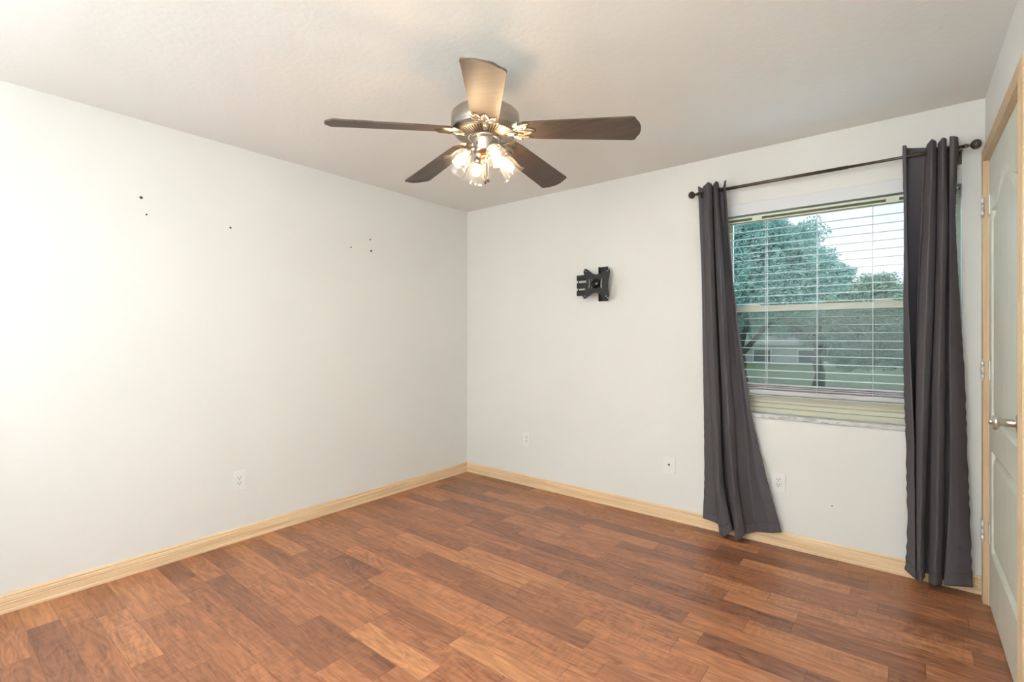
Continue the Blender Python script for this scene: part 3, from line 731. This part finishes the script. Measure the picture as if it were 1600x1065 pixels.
# ------------------------------------------------------------------ outdoors
GZ = -.4
bm = bmesh.new(); n_ = 24
gv = [[bm.verts.new((-40+80*i/n_, .25+60*k/n_, GZ-.03*k*.3+.05*noise.noise(Vector((i*.7, k*.7, 0))))) for i in range(n_+1)] for k in range(n_+1)]
for k in range(n_):
    for i in range(n_): bm.faces.new((gv[k][i], gv[k][i+1], gv[k+1][i+1], gv[k+1][i]))
gr = obj('ground', bm, M['lawn']); gr['kind'] = 'structure'; gr['label'] = 'green lawn outside the window'; gr['category'] = 'lawn'
def tree(loc, trunk_h, blobs, nleaf, size, lm, label, seed, trunks=1):
    rnd = random.Random(seed)
    root = thing('tree', label, 'tree', loc, group='trees outside the window')
    bm = bmesh.new()
    tube(bm, [(0,0,-.1), (.08,.03,trunk_h*.4), (-.05,.05,trunk_h*.8), (.05,0,trunk_h*1.15)], [.20,.15,.13,.08], 10)
    for k in range(7):
        b = rnd.choice(blobs); tube(bm, [(0,0,trunk_h*.75), (b[0]*.5,b[1]*.5,(trunk_h+b[2])*.5), (b[0],b[1],b[2])], [.08,.05,.02], 6)
    obj('trunk', bm, M['bark'], root)
    vs = []; fs = []
    tot = sum(b[3]**2 for b in blobs)
    for b in blobs:
        for _ in range(int(nleaf*b[3]**2/tot)):
            d = Vector((rnd.gauss(0,1), rnd.gauss(0,1), rnd.gauss(0,1))).normalized()
            rr = b[3]*(rnd.random()**.35)*(.8+.45*noise.noise(d*2.3+Vector((b[0], b[1], b[2]))))
            p = Vector(b[:3])+Vector((d.x*rr, d.y*rr, d.z*rr*.8))
            u = Vector((rnd.gauss(0,1), rnd.gauss(0,1), rnd.gauss(0,.6))).normalized(); v = u.cross(Vector((rnd.gauss(0,1), rnd.gauss(0,1), rnd.gauss(0,1)))).normalized()
            s = size*(.6+.8*rnd.random()); i = len(vs)
            vs += [p-u*s, p+v*s*.45, p+u*s, p-v*s*.45]; fs.append((i, i+1, i+2, i+3))
    me = bpy.data.meshes.new('foliage'); me.from_pydata([tuple(v) for v in vs], [], fs); me.materials.append(lm)
    o = bpy.data.objects.new('foliage', me); C.objects.link(o); o.parent = root
    return root
def blobset(seed, n, cx, cz, rx, rz, br):
    rnd = random.Random(seed); return [(cx+rnd.uniform(-rx, rx), rnd.uniform(-1, 1)*rx*.5, cz+rnd.uniform(-rz, rz), br*rnd.uniform(.7, 1.2)) for _ in range(n)]
big = [(-.6,.2,4.1,1.0), (.35,0,4.15,.95), (1.15,.1,3.8,.85), (-.3,-.2,3.1,1.2), (.8,.2,3.0,1.0), (1.65,0,3.25,.62), (1.9,.1,2.9,.5), (.3,.3,2.3,1.0), (-.9,.2,2.2,1.0), (1.3,.2,2.4,.6), (-1.6,.3,3.4,1.2), (2.15,0,3.05,.3)]
tree((0, 9.5, GZ), 1.5, big, 115000, .034, M['leafA'], 'big bluish green tree filling the left of the window view', 11)
low = [(-.2,0,3.0,.7), (.7,0,2.9,.8), (1.5,.2,3.1,.8), (-.9,.3,2.2,.9), (.3,.2,2.0,1.1), (1.6,.1,2.0,1.1), (2.6,0,2.7,.9), (.9,0,1.2,.9), (2.3,0,1.2,.9)]
tree((1.0, 15, GZ), 1.2, low, 50000, .052, M['leafB'], 'lower green tree behind, under open sky at the right of the window view', 12)
mid = [(-2.4,0,2.6,1.1), (-1.2,.2,2.8,1.0), (0,0,2.5,1.0), (-1.8,0,1.6,.7), (1.1,0,2.4,.8), (-3.3,0,1.4,1.2)]
tree((-1.8, 17, GZ), 1.6, mid, 42000, .06, M['leafB'], 'dark tree farther back behind the big tree', 13)
tree((6.0, 24, GZ), 1.4, blobset(9, 12, 0, 2.4, 2.6, 1.3, 1.2), 16000, .11, M['leafB'], 'distant tree at the right edge of the window view', 14)
tree((4.8, 47, GZ-1), 1.5, blobset(15, 16, 0, 3.6, 3.2, 1.8, 1.9), 20000, .16, M['leafA'], 'distant tree standing right of the pale house', 15)
tree((-6.4, 47, GZ-1), 1.5, blobset(16, 14, 0, 3.6, 3.2, 1.8, 1.9), 14000, .16, M['leafA'], 'distant tree standing left of the pale house', 16)
hs = thing('house', 'pale single-storey neighbouring house seen through the blind', 'house', (-2.6, 31, GZ-.8))
bm = bmesh.new(); box(bm, -3, 3, 0, 5, 0, 2.0); obj('house_wall', bm, M['stucco'], hs)
bm = bmesh.new()
prism(bm, [(-3.4, 1.95), (3.4, 1.95), (3.4, 2.05), (1.6, 3.0), (-1.6, 3.0), (-3.4, 2.05)], lambda u, v, t: (u, t, v), -.4, 5.4); obj('roof', bm, M['roofing'], hs)
for x in (-1.9, .6):
    f = obj('house_window', B(x, x+1.1, -.06, .02, .8, 1.7), M['housewhite'], hs); obj('pane', B(x+.08, x+1.02, -.08, -.05, .88, 1.62), M['darkglass'], f)
obj('house_door', B(2.0, 2.8, -.05, .02, 0, 1.8), M['housewhite'], hs)
